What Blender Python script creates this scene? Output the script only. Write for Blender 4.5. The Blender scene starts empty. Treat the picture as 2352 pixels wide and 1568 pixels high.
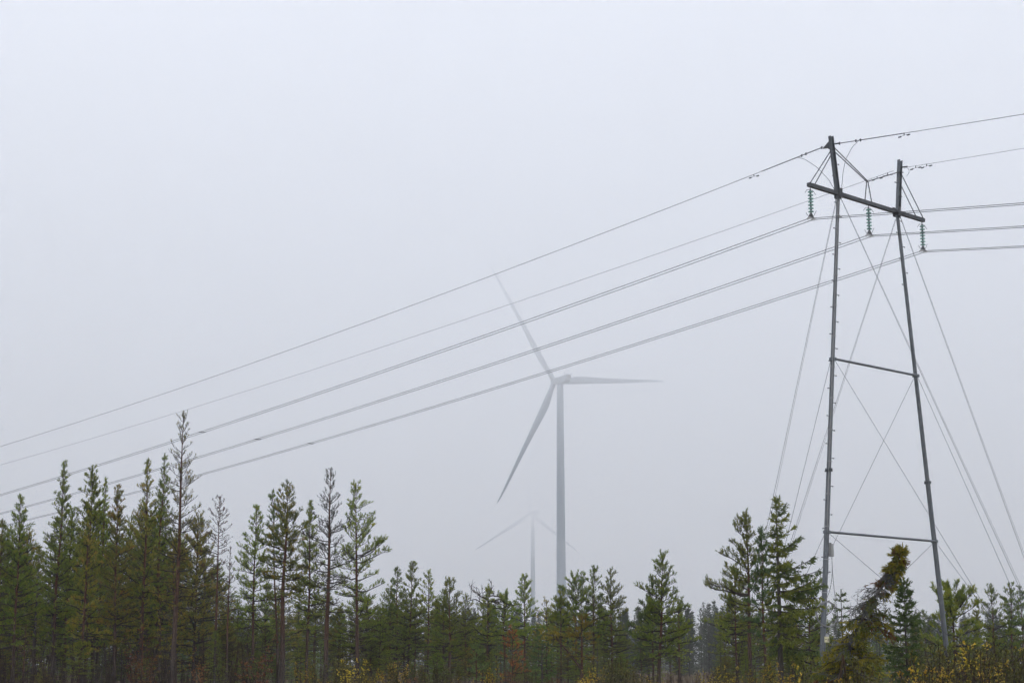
import bpy, math, random
import numpy as np
from mathutils import Matrix, Vector

# ------------------------------------------------------------------ camera, sky, sun, exposure
S = bpy.context.scene
C = S.collection
PI = math.pi
R = math.radians
EYE = 1.6
F_PX, HOR = 3800.0, 1525.0            # focal length and horizon, in pixels of a 2352 px wide picture
PITCH = math.atan((HOR - 784.0) / F_PX)
cd = bpy.data.cameras.new('camera')
cam = bpy.data.objects.new('camera', cd)
C.objects.link(cam)
cd.sensor_width = 36.0
cd.lens = 36.0 * F_PX / 2352.0
cd.clip_start = 0.2
cd.clip_end = 20000
cam.location = (0, 0, EYE)
cam.rotation_euler = (PI / 2 + PITCH, 0, 0)
S.camera = cam

w = bpy.data.worlds.new('World')
S.world = w
w.use_nodes = True
nt = w.node_tree
nt.nodes.clear()
SUN_EL, SUN_AZ = 42.0, 150.0          # high overcast light, from behind and to the right of the camera
sky = nt.nodes.new('ShaderNodeTexSky')
sky.sky_type = 'NISHITA'
sky.sun_disc = False
sky.sun_elevation = R(SUN_EL)
sky.sun_rotation = R(SUN_AZ)
sky.air_density = 1.0
sky.dust_density = 3.0
hs = nt.nodes.new('ShaderNodeHueSaturation')
hs.inputs['Saturation'].default_value = 0.12
mx = nt.nodes.new('ShaderNodeMix')
mx.data_type = 'RGBA'
mx.inputs[0].default_value = 0.75
mx.inputs[7].default_value = (7.25, 7.48, 8.4, 1)      # the even overcast deck
bg = nt.nodes.new('ShaderNodeBackground')
bg.inputs['Strength'].default_value = 0.15
wo = nt.nodes.new('ShaderNodeOutputWorld')
nt.links.new(sky.outputs[0], hs.inputs['Color'])
nt.links.new(hs.outputs[0], mx.inputs[6])
tcw = nt.nodes.new('ShaderNodeTexCoord')
nw = nt.nodes.new('ShaderNodeTexNoise')
nw.inputs['Scale'].default_value = 2.2
nw.inputs['Detail'].default_value = 5
rw = nt.nodes.new('ShaderNodeMapRange')
rw.inputs[1].default_value = 0.3
rw.inputs[2].default_value = 0.7
rw.inputs[3].default_value = 0.86
rw.inputs[4].default_value = 1.12
mw = nt.nodes.new('ShaderNodeVectorMath')
mw.operation = 'SCALE'
nt.links.new(tcw.outputs['Generated'], nw.inputs['Vector'])
nt.links.new(nw.outputs['Fac'], rw.inputs[0])
nt.links.new(mx.outputs[2], mw.inputs[0])
nt.links.new(rw.outputs[0], mw.inputs['Scale'])
nt.links.new(mw.outputs[0], bg.inputs['Color'])
nt.links.new(bg.outputs[0], wo.inputs['Surface'])

sd = bpy.data.lights.new('sun', 'SUN')
sd.energy = 0.7
sd.angle = R(40)
sd.color = (1, 0.97, 0.92)
sun = bpy.data.objects.new('sun', sd)
C.objects.link(sun)
sun.rotation_euler = (R(90 - SUN_EL), 0, R(180 - SUN_AZ))

S.view_settings.view_transform = 'Standard'
S.view_settings.look = 'None'
S.view_settings.exposure = 0.82
S.view_settings.gamma = 1.0
S.cycles.use_denoising = True
S.cycles.use_adaptive_sampling = False
S.cycles.volume_bounces = 8
S.cycles.max_bounces = 12
S.cycles.diffuse_bounces = 3
S.cycles.transmission_bounces = 8
S.cycles.transparent_max_bounces = 8


def ray(px, py):
    c, s = math.cos(PITCH), math.sin(PITCH)
    x = (px - 1176) / F_PX
    y = (784 - py) / F_PX
    return Vector((x, c - s * y, s + c * y))


def at(px, py, d):
    """world point seen at picture point (px, py) at forward distance d"""
    r = ray(px, py)
    p = r * (d / r.y)
    p.z += EYE
    return p


# ------------------------------------------------------------------ materials
def new_mat(name):
    m = bpy.data.materials.new(name)
    m.use_nodes = True
    t = m.node_tree
    b = t.nodes['Principled BSDF']
    return m, t, b


def noise_mix(t, scale, stops, coord='Object', detail=4.0, rough=0.6, dist=0.0):
    tc = t.nodes.new('ShaderNodeTexCoord')
    n = t.nodes.new('ShaderNodeTexNoise')
    n.inputs['Scale'].default_value = scale
    n.inputs['Detail'].default_value = detail
    n.inputs['Roughness'].default_value = rough
    n.inputs['Distortion'].default_value = dist
    t.links.new(tc.outputs[coord], n.inputs['Vector'])
    r = t.nodes.new('ShaderNodeValToRGB')
    e = r.color_ramp.elements
    e[0].position, e[0].color = stops[0][0], (*stops[0][1], 1)
    e[1].position, e[1].color = stops[-1][0], (*stops[-1][1], 1)
    for p, c in stops[1:-1]:
        k = e.new(p)
        k.color = (*c, 1)
    t.links.new(n.outputs['Fac'], r.inputs['Fac'])
    return r.outputs['Color'], n


def rand_shift(t, col, hue=0.02, val=0.25):
    oi = t.nodes.new('ShaderNodeObjectInfo')
    h = t.nodes.new('ShaderNodeHueSaturation')
    mr = t.nodes.new('ShaderNodeMapRange')
    mr.inputs[3].default_value = 0.5 - hue
    mr.inputs[4].default_value = 0.5 + hue
    t.links.new(oi.outputs['Random'], mr.inputs[0])
    m2 = t.nodes.new('ShaderNodeMath')
    m2.operation = 'MULTIPLY'
    m2.inputs[1].default_value = 7.31
    m3 = t.nodes.new('ShaderNodeMath')
    m3.operation = 'FRACT'
    mv = t.nodes.new('ShaderNodeMapRange')
    mv.inputs[3].default_value = 1 - val
    mv.inputs[4].default_value = 1 + val
    t.links.new(oi.outputs['Random'], m2.inputs[0])
    t.links.new(m2.outputs[0], m3.inputs[0])
    t.links.new(m3.outputs[0], mv.inputs[0])
    t.links.new(mr.outputs[0], h.inputs['Hue'])
    t.links.new(mv.outputs[0], h.inputs['Value'])
    t.links.new(col, h.inputs['Color'])
    return h.outputs['Color']


def leaf_mat(name, stops, scale=1.3, trans=0.2, hue=0.018, val=0.32):
    m, t, b = new_mat(name)
    col, _ = noise_mix(t, scale, stops, detail=6.0, rough=0.7)
    col = rand_shift(t, col, hue, val)
    out = t.nodes['Material Output']
    t.links.new(col, b.inputs['Base Color'])
    b.inputs['Roughness'].default_value = 0.6
    b.inputs['Specular IOR Level'].default_value = 0.25
    tr = t.nodes.new('ShaderNodeBsdfTranslucent')
    t.links.new(col, tr.inputs['Color'])
    ms = t.nodes.new('ShaderNodeMixShader')
    ms.inputs[0].default_value = trans
    t.links.new(b.outputs[0], ms.inputs[1])
    t.links.new(tr.outputs[0], ms.inputs[2])
    t.links.new(ms.outputs[0], out.inputs['Surface'])
    return m


def plain(name, col, rough=0.6, metal=0.0, var=0.15, scale=6.0, spec=0.4, bump=0.0):
    m, t, b = new_mat(name)
    lo = tuple(c * (1 - var) for c in col)
    hi = tuple(min(1, c * (1 + var)) for c in col)
    c, n = noise_mix(t, scale, [(0.3, lo), (0.7, hi)])
    t.links.new(c, b.inputs['Base Color'])
    b.inputs['Roughness'].default_value = rough
    b.inputs['Metallic'].default_value = metal
    b.inputs['Specular IOR Level'].default_value = spec
    if bump:
        bp = t.nodes.new('ShaderNodeBump')
        bp.inputs['Strength'].default_value = bump
        t.links.new(n.outputs['Fac'], bp.inputs['Height'])
        t.links.new(bp.outputs[0], b.inputs['Normal'])
    return m


def bark_mat(name, low, high, blotch, scale=9.0):
    """pine bark: grey-brown plates low down, flaking orange bark higher up, lichen blotches"""
    m, t, b = new_mat(name)
    c1, n = noise_mix(t, scale, [(0.35, tuple(x * 0.55 for x in low)), (0.62, low), (0.72, blotch)], rough=0.75)
    c2, _ = noise_mix(t, scale * 0.8, [(0.3, tuple(x * 0.55 for x in high)), (0.65, high)])
    tc = t.nodes.new('ShaderNodeTexCoord')
    sp = t.nodes.new('ShaderNodeSeparateXYZ')
    t.links.new(tc.outputs['Generated'], sp.inputs[0])
    mr = t.nodes.new('ShaderNodeMapRange')
    mr.inputs[1].default_value = 0.12
    mr.inputs[2].default_value = 0.5
    t.links.new(sp.outputs['Z'], mr.inputs[0])
    x = t.nodes.new('ShaderNodeMix')
    x.data_type = 'RGBA'
    t.links.new(mr.outputs[0], x.inputs[0])
    t.links.new(c1, x.inputs[6])
    t.links.new(c2, x.inputs[7])
    t.links.new(x.outputs[2], b.inputs['Base Color'])
    b.inputs['Roughness'].default_value = 0.9
    b.inputs['Specular IOR Level'].default_value = 0.15
    bp = t.nodes.new('ShaderNodeBump')
    bp.inputs['Strength'].default_value = 0.6
    t.links.new(n.outputs['Fac'], bp.inputs['Height'])
    t.links.new(bp.outputs[0], b.inputs['Normal'])
    return m


M = {}
M['pine'] = leaf_mat('pine_needles', [(0.30, (.046, .076, .009)), (0.5, (.165, .220, .020)), (0.70, (.34, .32, .028))], scale=2.6)
M['pine_blue'] = leaf_mat('fresh_pine_needles', [(0.3, (.060, .115, .028)), (0.7, (.20, .28, .066))], scale=2.6)
M['pine_mix'] = leaf_mat('yellowing_pine_needles', [(0.3, (.050, .066, .011)), (0.48, (.175, .185, .020)), (0.6, (.31, .22, .026)), (0.7, (.27, .12, .026))], scale=1.6)
M['pine_gold'] = leaf_mat('golden_pine_needles', [(0.3, (.16, .17, .020)), (0.55, (.34, .28, .024)), (0.75, (.40, .23, .03))])
M['pine_dead'] = leaf_mat('dead_orange_needles', [(0.3, (.20, .070, .020)), (0.6, (.33, .125, .030)), (0.8, (.24, .13, .05))])
M['pine_dying'] = leaf_mat('dying_brown_needles', [(0.3, (.075, .052, .026)), (0.55, (.115, .062, .034)), (0.75, (.10, .090, .036))])
M['pine_dull'] = leaf_mat('dull_sparse_needles', [(0.3, (.050, .058, .026)), (0.7, (.090, .086, .040))])
M['spruce'] = leaf_mat('spruce_needles', [(0.3, (.028, .050, .012)), (0.7, (.125, .165, .030))], scale=2.6)
M['spruce_warm'] = leaf_mat('olive_spruce_needles', [(0.3, (.062, .090, .013)), (0.7, (.24, .25, .028))], scale=2.6)
M['spruce_gold'] = leaf_mat('yellow_spruce_needles', [(0.3, (.22, .21, .016)), (0.7, (.48, .38, .028))], scale=2.5)
M['spruce_rust'] = leaf_mat('rusty_spruce_needles', [(0.3, (.16, .062, .018)), (0.7, (.25, .115, .03))], scale=2.5)
M['lichen'] = leaf_mat('grey_lichen_twigs', [(0.3, (.085, .085, .075)), (0.7, (.20, .20, .175))], trans=0.05)
M['far'] = leaf_mat('distant_needles', [(0.3, (.045, .060, .034)), (0.7, (.070, .086, .044))], scale=0.5)
M['leaf_y'] = leaf_mat('yellow_birch_leaves', [(0.3, (.26, .21, .03)), (0.5, (.56, .42, .035)), (0.75, (.60, .34, .04))], scale=3)
M['leaf_g'] = leaf_mat('olive_birch_leaves', [(0.3, (.07, .085, .022)), (0.55, (.14, .135, .028)), (0.75, (.26, .21, .035))], scale=3)
M['leaf_r'] = leaf_mat('rusty_birch_leaves', [(0.3, (.16, .075, .03)), (0.7, (.30, .15, .045))], scale=3)
M['twig'] = plain('twig_bark', (.055, .044, .036), 0.9, var=0.35, scale=4, spec=0.1)
M['twig_grey'] = plain('dead_twig_bark', (.10, .092, .08), 0.9, var=0.4, scale=5, spec=0.1)
M['twig_red'] = plain('brown_shrub_stems', (.050, .034, .027), 0.8, var=0.3, scale=4, spec=0.1)
M['bark'] = bark_mat('pine_bark', (.085, .066, .056), (.135, .066, .040), (.20, .19, .165))
M['bark_dark'] = bark_mat('dark_pine_bark', (.070, .056, .048), (.10, .062, .042), (.13, .125, .11))
M['bark_spruce'] = bark_mat('lichen_spotted_spruce_bark', (.10, .088, .075), (.12, .105, .09), (.36, .36, .32), scale=5.5)
M['steel'] = plain('galvanised_steel', (.155, .17, .185), 0.5, 0.3, var=0.28, scale=5.0, bump=0.05)
M['steel_dark'] = plain('weathered_steel', (.085, .09, .097), 0.55, 0.3, var=0.3, scale=7.0)
M['wire'] = plain('conductor_wire', (.05, .05, .055), 0.5, 0.4, var=0.1)
M['guy'] = plain('guy_strand', (.05, .052, .055), 0.5, 0.4, var=0.1)
M['cable'] = plain('grey_cable_sheath', (.30, .30, .30), 0.5, var=0.1)
M['white'] = plain('turbine_white_paint', (.41, .455, .50), 0.45, var=0.02, scale=0.1)
M['vent'] = plain('dark_vent_louvre', (.12, .125, .13), 0.6)
M['box'] = plain('aluminium_box', (.45, .45, .44), 0.4, 0.5, var=0.1)
M['sign'] = plain('cream_sign_plate', (.72, .68, .42), 0.5, var=0.05)
M['sign_grey'] = plain('grey_sign_plate', (.42, .42, .46), 0.5, var=0.05)
M['mark'] = plain('black_sign_marking', (.05, .05, .05), 0.6)
for nm_, lo_, hi_ in (('steel', (.085, .095, .105), (.215, .235, .25)), ('steel_dark', (.050, .054, .060), (.125, .132, .14))):
    t = M[nm_].node_tree
    b = t.nodes['Principled BSDF']
    c_, n_ = noise_mix(t, 3.0, [(0.32, lo_), (0.5, tuple((x + y) / 2 for x, y in zip(lo_, hi_))), (0.68, hi_)], detail=8, rough=0.75)
    mp = t.nodes.new('ShaderNodeMapping')
    mp.inputs['Scale'].default_value = (6, 6, .5)
    t.links.new(n_.inputs['Vector'].links[0].from_socket, mp.inputs['Vector'])
    t.links.new(mp.outputs[0], n_.inputs['Vector'])
    t.links.new(c_, b.inputs['Base Color'])
mg, tg, bgl = new_mat('green_insulator_glass')
bgl.inputs['Base Color'].default_value = (.56, .93, .83, 1)
bgl.inputs['Roughness'].default_value = 0.06
bgl.inputs['IOR'].default_value = 1.5
bgl.inputs['Transmission Weight'].default_value = 0.6
M['glass'] = mg
mgd, t, b = new_mat('heath_ground')
c1, n1 = noise_mix(t, 0.35, [(0.3, (.060, .045, .028)), (0.5, (.105, .080, .050)), (0.7, (.060, .064, .026))], detail=8)
t.links.new(c1, b.inputs['Base Color'])
b.inputs['Roughness'].default_value = 0.95
b.inputs['Specular IOR Level'].default_value = 0.1
bp = t.nodes.new('ShaderNodeBump')
bp.inputs['Strength'].default_value = 0.8
t.links.new(n1.outputs['Fac'], bp.inputs['Height'])
t.links.new(bp.outputs[0], b.inputs['Normal'])
M['ground'] = mgd
M['grass'] = leaf_mat('dry_moor_grass', [(0.3, (.17, .125, .075)), (0.7, (.27, .20, .12))], scale=0.3)


# ------------------------------------------------------------------ mesh helpers
def tag(o, label=None, cat=None, group=None, kind=None):
    if label:
        o['label'] = label
    if cat:
        o['category'] = cat
    if group:
        o['group'] = group
    if kind:
        o['kind'] = kind
    return o


def empty(name, loc=(0, 0, 0), rz=0.0):
    o = bpy.data.objects.new(name, None)
    o.empty_display_size = 0.5
    C.objects.link(o)
    o.location = loc
    o.rotation_euler = (0, 0, rz)
    return o


class MB:
    """collects tubes, boxes and needle tufts; build() links them as ONE mesh object"""
    def __init__(self):
        self.v, self.f, self.m, self.s, self.n = [], [], [], [], 0

    def add(self, v, f, mat=0, smooth=False):
        v = np.asarray(v, float).reshape(-1, 3)
        f = np.asarray(f, int).reshape(-1, 3)
        self.v.append(v)
        self.f.append(f + self.n)
        self.m.append(np.full(len(f), mat, int))
        self.s.append(np.full(len(f), smooth, bool))
        self.n += len(v)

    def tube(self, pts, rad, k=6, mat=0, caps=True):
        pts = np.asarray(pts, float)
        n = len(pts)
        rad = np.broadcast_to(np.asarray(rad, float), (n,))
        d = np.gradient(pts, axis=0)
        d /= np.linalg.norm(d, axis=1)[:, None] + 1e-9
        ref = np.array([0, 0, 1.0]) if abs(d[0][2]) < 0.9 else np.array([0, 1.0, 0])
        a = np.cross(d, ref)
        a /= np.linalg.norm(a, axis=1)[:, None] + 1e-9
        b = np.cross(d, a)
        th = np.arange(k) * 2 * PI / k
        ring = pts[:, None, :] + rad[:, None, None] * (np.cos(th)[None, :, None] * a[:, None, :] + np.sin(th)[None, :, None] * b[:, None, :])
        v = ring.reshape(-1, 3)
        i = np.arange(n - 1)[:, None] * k
        j = np.arange(k)[None, :]
        j2 = (j + 1) % k
        q = np.stack([i + j, i + j2, i + k + j2, i + k + j], -1).reshape(-1, 4)
        f = np.concatenate([q[:, [0, 2, 1]], q[:, [0, 3, 2]]])
        self.add(v, f, mat, True)
        if caps:
            for e, flip in ((0, False), (n - 1, True)):
                rr = ring[e]
                t = [[0, x, x + 1] if not flip else [0, x + 1, x] for x in range(1, k - 1)]
                self.add(rr, t, mat)

    def rod(self, a, b, r, k=8, mat=0, r2=None):
        self.tube([a, b], [r, r if r2 is None else r2], k, mat)

    def hexa(self, c, mat=0):
        """eight corners: four of the bottom ring, four of the top ring"""
        f = [[0, 2, 1], [0, 3, 2], [4, 5, 6], [4, 6, 7]]
        for x in range(4):
            y = (x + 1) % 4
            f += [[x, y, 4 + y], [x, 4 + y, 4 + x]]
        self.add(c, f, mat)

    def box(self, lo, hi, mat=0):
        x0, y0, z0 = lo
        x1, y1, z1 = hi
        self.hexa([(x0, y0, z0), (x1, y0, z0), (x1, y1, z0), (x0, y1, z0), (x0, y0, z1), (x1, y0, z1), (x1, y1, z1), (x0, y1, z1)], mat)

    def bar(self, a, b, wx, wy, mat=0, side=(0, 1, 0), w2=None):
        """rectangular bar from a to b; wy is its width along 'side'"""
        a, b, s = (np.asarray(q, float) for q in (a, b, side))
        d = (b - a) / np.linalg.norm(b - a)
        s = s - d * (s @ d)
        s /= np.linalg.norm(s)
        u = np.cross(d, s)
        c = []
        for p, k in ((a, 1.0), (b, 1.0 if w2 is None else w2)):
            for i, j in ((-1, -1), (1, -1), (1, 1), (-1, 1)):
                c.append(p + u * i * wx * k / 2 + s * j * wy * k / 2)
        self.hexa(c, mat)

    def lathe(self, prof, k=16, mat=0, mtx=None):
        prof = np.asarray(prof, float)
        th = np.arange(k) * 2 * PI / k
        v = np.stack([prof[:, None, 0] * np.cos(th), prof[:, None, 0] * np.sin(th), np.repeat(prof[:, 1:2], k, 1)], -1).reshape(-1, 3)
        if mtx is not None:
            v = (np.array(mtx.to_3x3()) @ v.T).T + np.array(mtx.translation)
        n = len(prof)
        i = np.arange(n - 1)[:, None] * k
        j = np.arange(k)[None, :]
        j2 = (j + 1) % k
        q = np.stack([i + j, i + j2, i + k + j2, i + k + j], -1).reshape(-1, 4)
        self.add(v, np.concatenate([q[:, [0, 1, 2]], q[:, [0, 2, 3]]]), mat, True)

    def sticks(self, p0, p1, r0, r1, mat=1):
        n = len(p0)
        if not n:
            return
        p0, p1 = np.asarray(p0), np.asarray(p1)
        d = p1 - p0
        d /= np.linalg.norm(d, axis=1)[:, None] + 1e-9
        a = np.cross(d, [0.31, 0.52, 0.79])
        a /= np.linalg.norm(a, axis=1)[:, None] + 1e-9
        b = np.cross(d, a)
        r0 = np.broadcast_to(np.asarray(r0, float), (n,))
        r1 = np.broadcast_to(np.asarray(r1, float), (n,))
        vs = []
        for p, r in ((p0, r0), (p1, r1)):
            for t in (0, 2 * PI / 3, 4 * PI / 3):
                vs.append(p + r[:, None] * (math.cos(t) * a + math.sin(t) * b))
        v = np.stack(vs, 1).reshape(-1, 3)
        base = np.arange(n)[:, None, None] * 6
        f = np.array([[0, 1, 4], [0, 4, 3], [1, 2, 5], [1, 5, 4], [2, 0, 3], [2, 3, 5]])[None] + base
        self.add(v, f.reshape(-1, 3), mat, True)

    def tufts(self, rng, P, A, Ls, K=7, spread=(0.25, 0.95), wid=0.17, along=0.6, mat=0):
        """bunches of pointed needle blades round the shoots P -> P + A * Ls"""
        P, A = np.asarray(P, float), np.asarray(A, float)
        n = len(P)
        if not n:
            return
        A = A / (np.linalg.norm(A, axis=1)[:, None] + 1e-9)
        Ls = np.broadcast_to(np.asarray(Ls, float), (n,))
        P = np.repeat(P, K, 0)
        A = np.repeat(A, K, 0)
        l = np.repeat(Ls, K)
        m = len(P)
        q = rng.normal(size=(m, 3))
        q -= A * np.sum(q * A, 1)[:, None]
        q /= np.linalg.norm(q, axis=1)[:, None] + 1e-9
        ph = rng.uniform(*spread, size=m)
        d = A * np.cos(ph)[:, None] + q * np.sin(ph)[:, None]
        base = P + A * (l * rng.uniform(-0.1, along, m))[:, None]
        ln = l * rng.uniform(0.45, 0.8, m)
        s = np.cross(d, rng.normal(size=(m, 3)))
        s /= np.linalg.norm(s, axis=1)[:, None] + 1e-9
        s *= (l * wid * rng.uniform(0.7, 1.2, m) * 0.5)[:, None]
        v = np.stack([base - s, base + s, base + d * ln[:, None]], 1).reshape(-1, 3)
        self.add(v, np.arange(3 * m).reshape(-1, 3), mat)

    def mesh(self, name, mats):
        v = np.concatenate(self.v)
        f = np.concatenate(self.f)
        me = bpy.data.meshes.new(name)
        me.vertices.add(len(v))
        me.vertices.foreach_set('co', v.astype(np.float32).ravel())
        me.loops.add(f.size)
        me.loops.foreach_set('vertex_index', f.astype(np.int32).ravel())
        me.polygons.add(len(f))
        me.polygons.foreach_set('loop_start', np.arange(0, f.size, 3, dtype=np.int32))
        me.polygons.foreach_set('material_index', np.concatenate(self.m).astype(np.int32))
        me.polygons.foreach_set('use_smooth', np.concatenate(self.s))
        for m in mats if isinstance(mats, (list, tuple)) else [mats]:
            me.materials.append(m)
        me.update(calc_edges=True)
        me.validate()
        return me

    def build(self, name, mats, parent=None, loc=None, rz=None):
        o = bpy.data.objects.new(name, self.mesh(name, mats))
        C.objects.link(o)
        if parent:
            o.parent = parent
        if loc is not None:
            o.location = loc
        if rz is not None:
            o.rotation_euler = (0, 0, rz)
        return o


def inst(name, me, parent):
    o = bpy.data.objects.new(name, me)
    C.objects.link(o)
    o.parent = parent
    return o


# ------------------------------------------------------------------ ground
g = MB()
xs = np.concatenate([np.linspace(-6500, -260, 20), np.linspace(-240, 240, 81), np.linspace(260, 6500, 20)])
ys = np.concatenate([np.linspace(-1400, -20, 10), np.linspace(-10, 420, 87), np.linspace(450, 8800, 30)])
X, Y = np.meshgrid(xs, ys)
Z = 0.10 * np.sin(X * 0.31 + 1.3 * np.sin(Y * 0.21)) * np.cos(Y * 0.27 + 0.7) * np.clip(np.hypot(X, Y - 40) / 40 - 0.2, 0, 1)
nx = len(xs)
i = np.arange(len(ys) - 1)[:, None] * nx
j = np.arange(nx - 1)[None, :]
q = np.stack([i + j, i + j + 1, i + nx + j + 1, i + nx + j], -1).reshape(-1, 4)
g.add(np.stack([X, Y, Z], -1).reshape(-1, 3), np.concatenate([q[:, [0, 1, 2]], q[:, [0, 2, 3]]]), 0, True)
tag(g.build('ground', M['ground']), 'brown heath and moss ground under the trees and the field', 'ground', kind='structure')

rng = np.random.default_rng(4)
gm = MB()
n = 20000
gx = rng.uniform(-70, 110, n)
gy = rng.uniform(24, 260, n)
gp = np.stack([gx, gy, np.full(n, 0.0)], -1)
ga = rng.normal(0, .18, (n, 3)) + [0, 0, 1]
gm.tufts(rng, gp, ga, rng.uniform(.5, 1.0, n), K=4, spread=(0.05, 0.5), wid=0.10, along=0.05)
tag(gm.build('dry_grass', M['grass']), 'pale brown dry grass covering the open field behind the trees', 'grass', kind='stuff')


# ------------------------------------------------------------------ wind turbines
def blade_mesh(L):
    m = MB()
    st = [(0.0, 2.6, 2.6, 0), (0.03, 2.6, 2.6, 0), (0.07, 2.9, 2.2, 14), (0.12, 3.5, 1.6, 15), (0.18, 3.95, 1.15, 13), (0.26, 3.7, 0.85, 10),
          (0.4, 3.0, 0.6, 6), (0.55, 2.4, 0.42, 4), (0.7, 1.85, 0.3, 2), (0.85, 1.35, 0.2, 1), (0.94, 0.95, 0.12, 0), (0.985, 0.5, 0.07, 0), (1.0, 0.08, 0.03, 0)]
    k = 20
    vs = []
    for s, ch, th, tw in st:
        le = 1.3 if s < 0.55 else 1.3 - (s - 0.55) * 0.9
        for a in range(k):
            t = a * 2 * PI / k
            cx = 0.5 * (1 + math.cos(t))                       # 1 at trailing edge
            y = 0.5 * th * math.sin(t)
            if s > 0.05:
                y *= 1.0 - 0.75 * max(0.0, cx - 0.35) / 0.65
            x = le - ch * cx                                   # trailing edge bulges towards -x
            ca, sa = math.cos(R(tw)), math.sin(R(tw))
            vs.append((x * ca - y * sa, x * sa + y * ca + 2.2 * s * s, s * L))
    f = []
    for i in range(len(st) - 1):
        for a in range(k):
            b = (a + 1) % k
            f += [[i * k + a, i * k + b, (i + 1) * k + b], [i * k + a, (i + 1) * k + b, (i + 1) * k + a]]
    m.add(vs, f, 0, True)
    return m.mesh('blade', [M['white']])


BLADE = blade_mesh(70.0)
TW = MB()
hub_z = 145.9
zz = np.linspace(0, 143.4, 30)
TW.tube(np.stack([0 * zz, 0 * zz, zz], -1), 2.62 - 0.92 * (zz / 143.4) ** 1.1, 40)
TOWER = TW.mesh('tower', [M['white']])
JOINTS = []
for z in (36, 72, 108):
    tj = MB()
    r = 2.62 - 0.92 * (z / 143.4) ** 1.1 + 0.035
    tj.tube([(0, 0, z - .09), (0, 0, z + .09)], r, 40)
    JOINTS.append(tj.mesh('section_joint', [M['white']]))


def nacelle_meshes():
    """nacelle runs along local y: rotor at +y, vented tail at -y; origin at the tower top"""
    m = MB()
    sec = [(3.6, 1.35, -1.45, 1.45), (2.9, 1.62, -1.85, 1.75), (0.5, 1.72, -2.15, 1.85), (-4.5, 1.70, -2.1, 1.95), (-6.6, 1.62, -1.6, 2.0), (-8.2, 1.5, -0.9, 2.05), (-8.6, 1.42, -0.6, 2.0)]
    k = 24
    vs, f = [], []
    for y, hw, z0, z1 in sec:
        zc, hz = (z0 + z1) / 2, (z1 - z0) / 2
        for a in range(k):
            t = a * 2 * PI / k
            c, s = math.cos(t), math.sin(t)
            e = 0.32
            vs.append((hw * math.copysign(abs(c) ** e, c), y, 2.4 + zc + hz * math.copysign(abs(s) ** e, s)))
    for i in range(len(sec) - 1):
        for a in range(k):
            b = (a + 1) % k
            f += [[i * k + a, (i + 1) * k + b, i * k + b], [i * k + a, (i + 1) * k + a, (i + 1) * k + b]]
    last = (len(sec) - 1) * k
    for a in range(1, k - 1):
        f.append([last, last + a + 1, last + a])
        f.append([0, a, a + 1])
    m.add(vs, f)
    return m.mesh('nacelle', [M['white']])


NAC = nacelle_meshes()
EXTRA = []
for k in range(4):
    vm = MB()
    z = 2.4 + 1.72 - 0.52 * k
    vm.box((-1.18, -8.72, z - .30), (1.18, -8.61, z))
    EXTRA.append(('vent_louvre', vm.mesh('vent_louvre', [M['vent']])))
for x in (-1.0, 0.0, 1.0):
    am = MB()
    am.rod((x, -8.1, 4.40), (x, -8.1, 6.4), .05, 6)
    EXTRA.append(('lightning_rod', am.mesh('lightning_rod', [M['vent']])))
for s in (-1, 1):
    wm = MB()
    wm.rod((s * 1.1, -7.9, 4.38), (s * 2.3, -7.9, 4.75), .06, 6)
    wm.lathe([(0, -.25), (.2, -.2), (.26, 0), (.2, .2), (0, .28)], 10, 0, Matrix.Translation((s * 2.3, -7.9, 5.0)))
    EXTRA.append(('wind_sensor', wm.mesh('wind_sensor', [M['vent']])))
hm = MB()
hm.lathe([(0, -2.6), (1.0, -2.3), (1.55, -1.3), (1.75, 0.0), (1.7, 1.3), (1.5, 1.7), (0, 1.7)], 28, 0, Matrix.Rotation(PI / 2, 4, 'X'))
HUB = hm.mesh('hub', [M['white']])


def turbine(base, yaw, phase, label, size=1.0):
    t = empty('wind_turbine', base, R(yaw))
    t.scale = (size, size, size)
    tag(t, label, 'wind turbine', 'wind turbines in the fog')
    tw = inst('tower', TOWER, t)
    for j in JOINTS:
        inst('section_joint', j, tw)
    na = inst('nacelle', NAC, t)
    na.location = (0, 0, 143.4)
    for nm, me in EXTRA:
        inst(nm, me, na)
    tilt = Matrix.Rotation(R(5), 4, 'X')
    hubm = Matrix.Translation((0, 5.4, hub_z)) @ tilt
    h = inst('hub', HUB, t)
    h.matrix_local = hubm
    for k in range(3):
        b = inst('rotor_blade', BLADE, t)
        # blade runs along local z; turn about the shaft (local y)
        ang = R(phase + 120 * k)
        b.matrix_local = hubm @ Matrix.Rotation(PI / 2 - ang, 4, 'Y') @ Matrix.Translation((0, 0.1, 1.2))
    return t


turbine((24.9, 845.3, 0), 30, 5.7, 'large white wind turbine nearest the camera, its raised blade fading into fog')
turbine((21.3, 1705.0, 0), 36, -27.8, 'faint small wind turbine farther off, almost lost in the fog', 1.055)

# ------------------------------------------------------------------ power line pylon (local x along the crossarm, local y along the line, away to the left)
PYL = Vector((16.622, 74.536, 0))
PYR = R(90 - 47.407)
ZA = 22.79
py_ = empty('power_pylon', PYL, PYR)
tag(py_, 'grey steel A-frame power pylon with two leaning poles and three glass insulator strings', 'power pylon')


def pole_x(s, z):
    return s * (4.94 - (4.94 - 2.30) * (z / ZA) if z <= ZA else 2.30 + (z - ZA) * 0.168)


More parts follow.
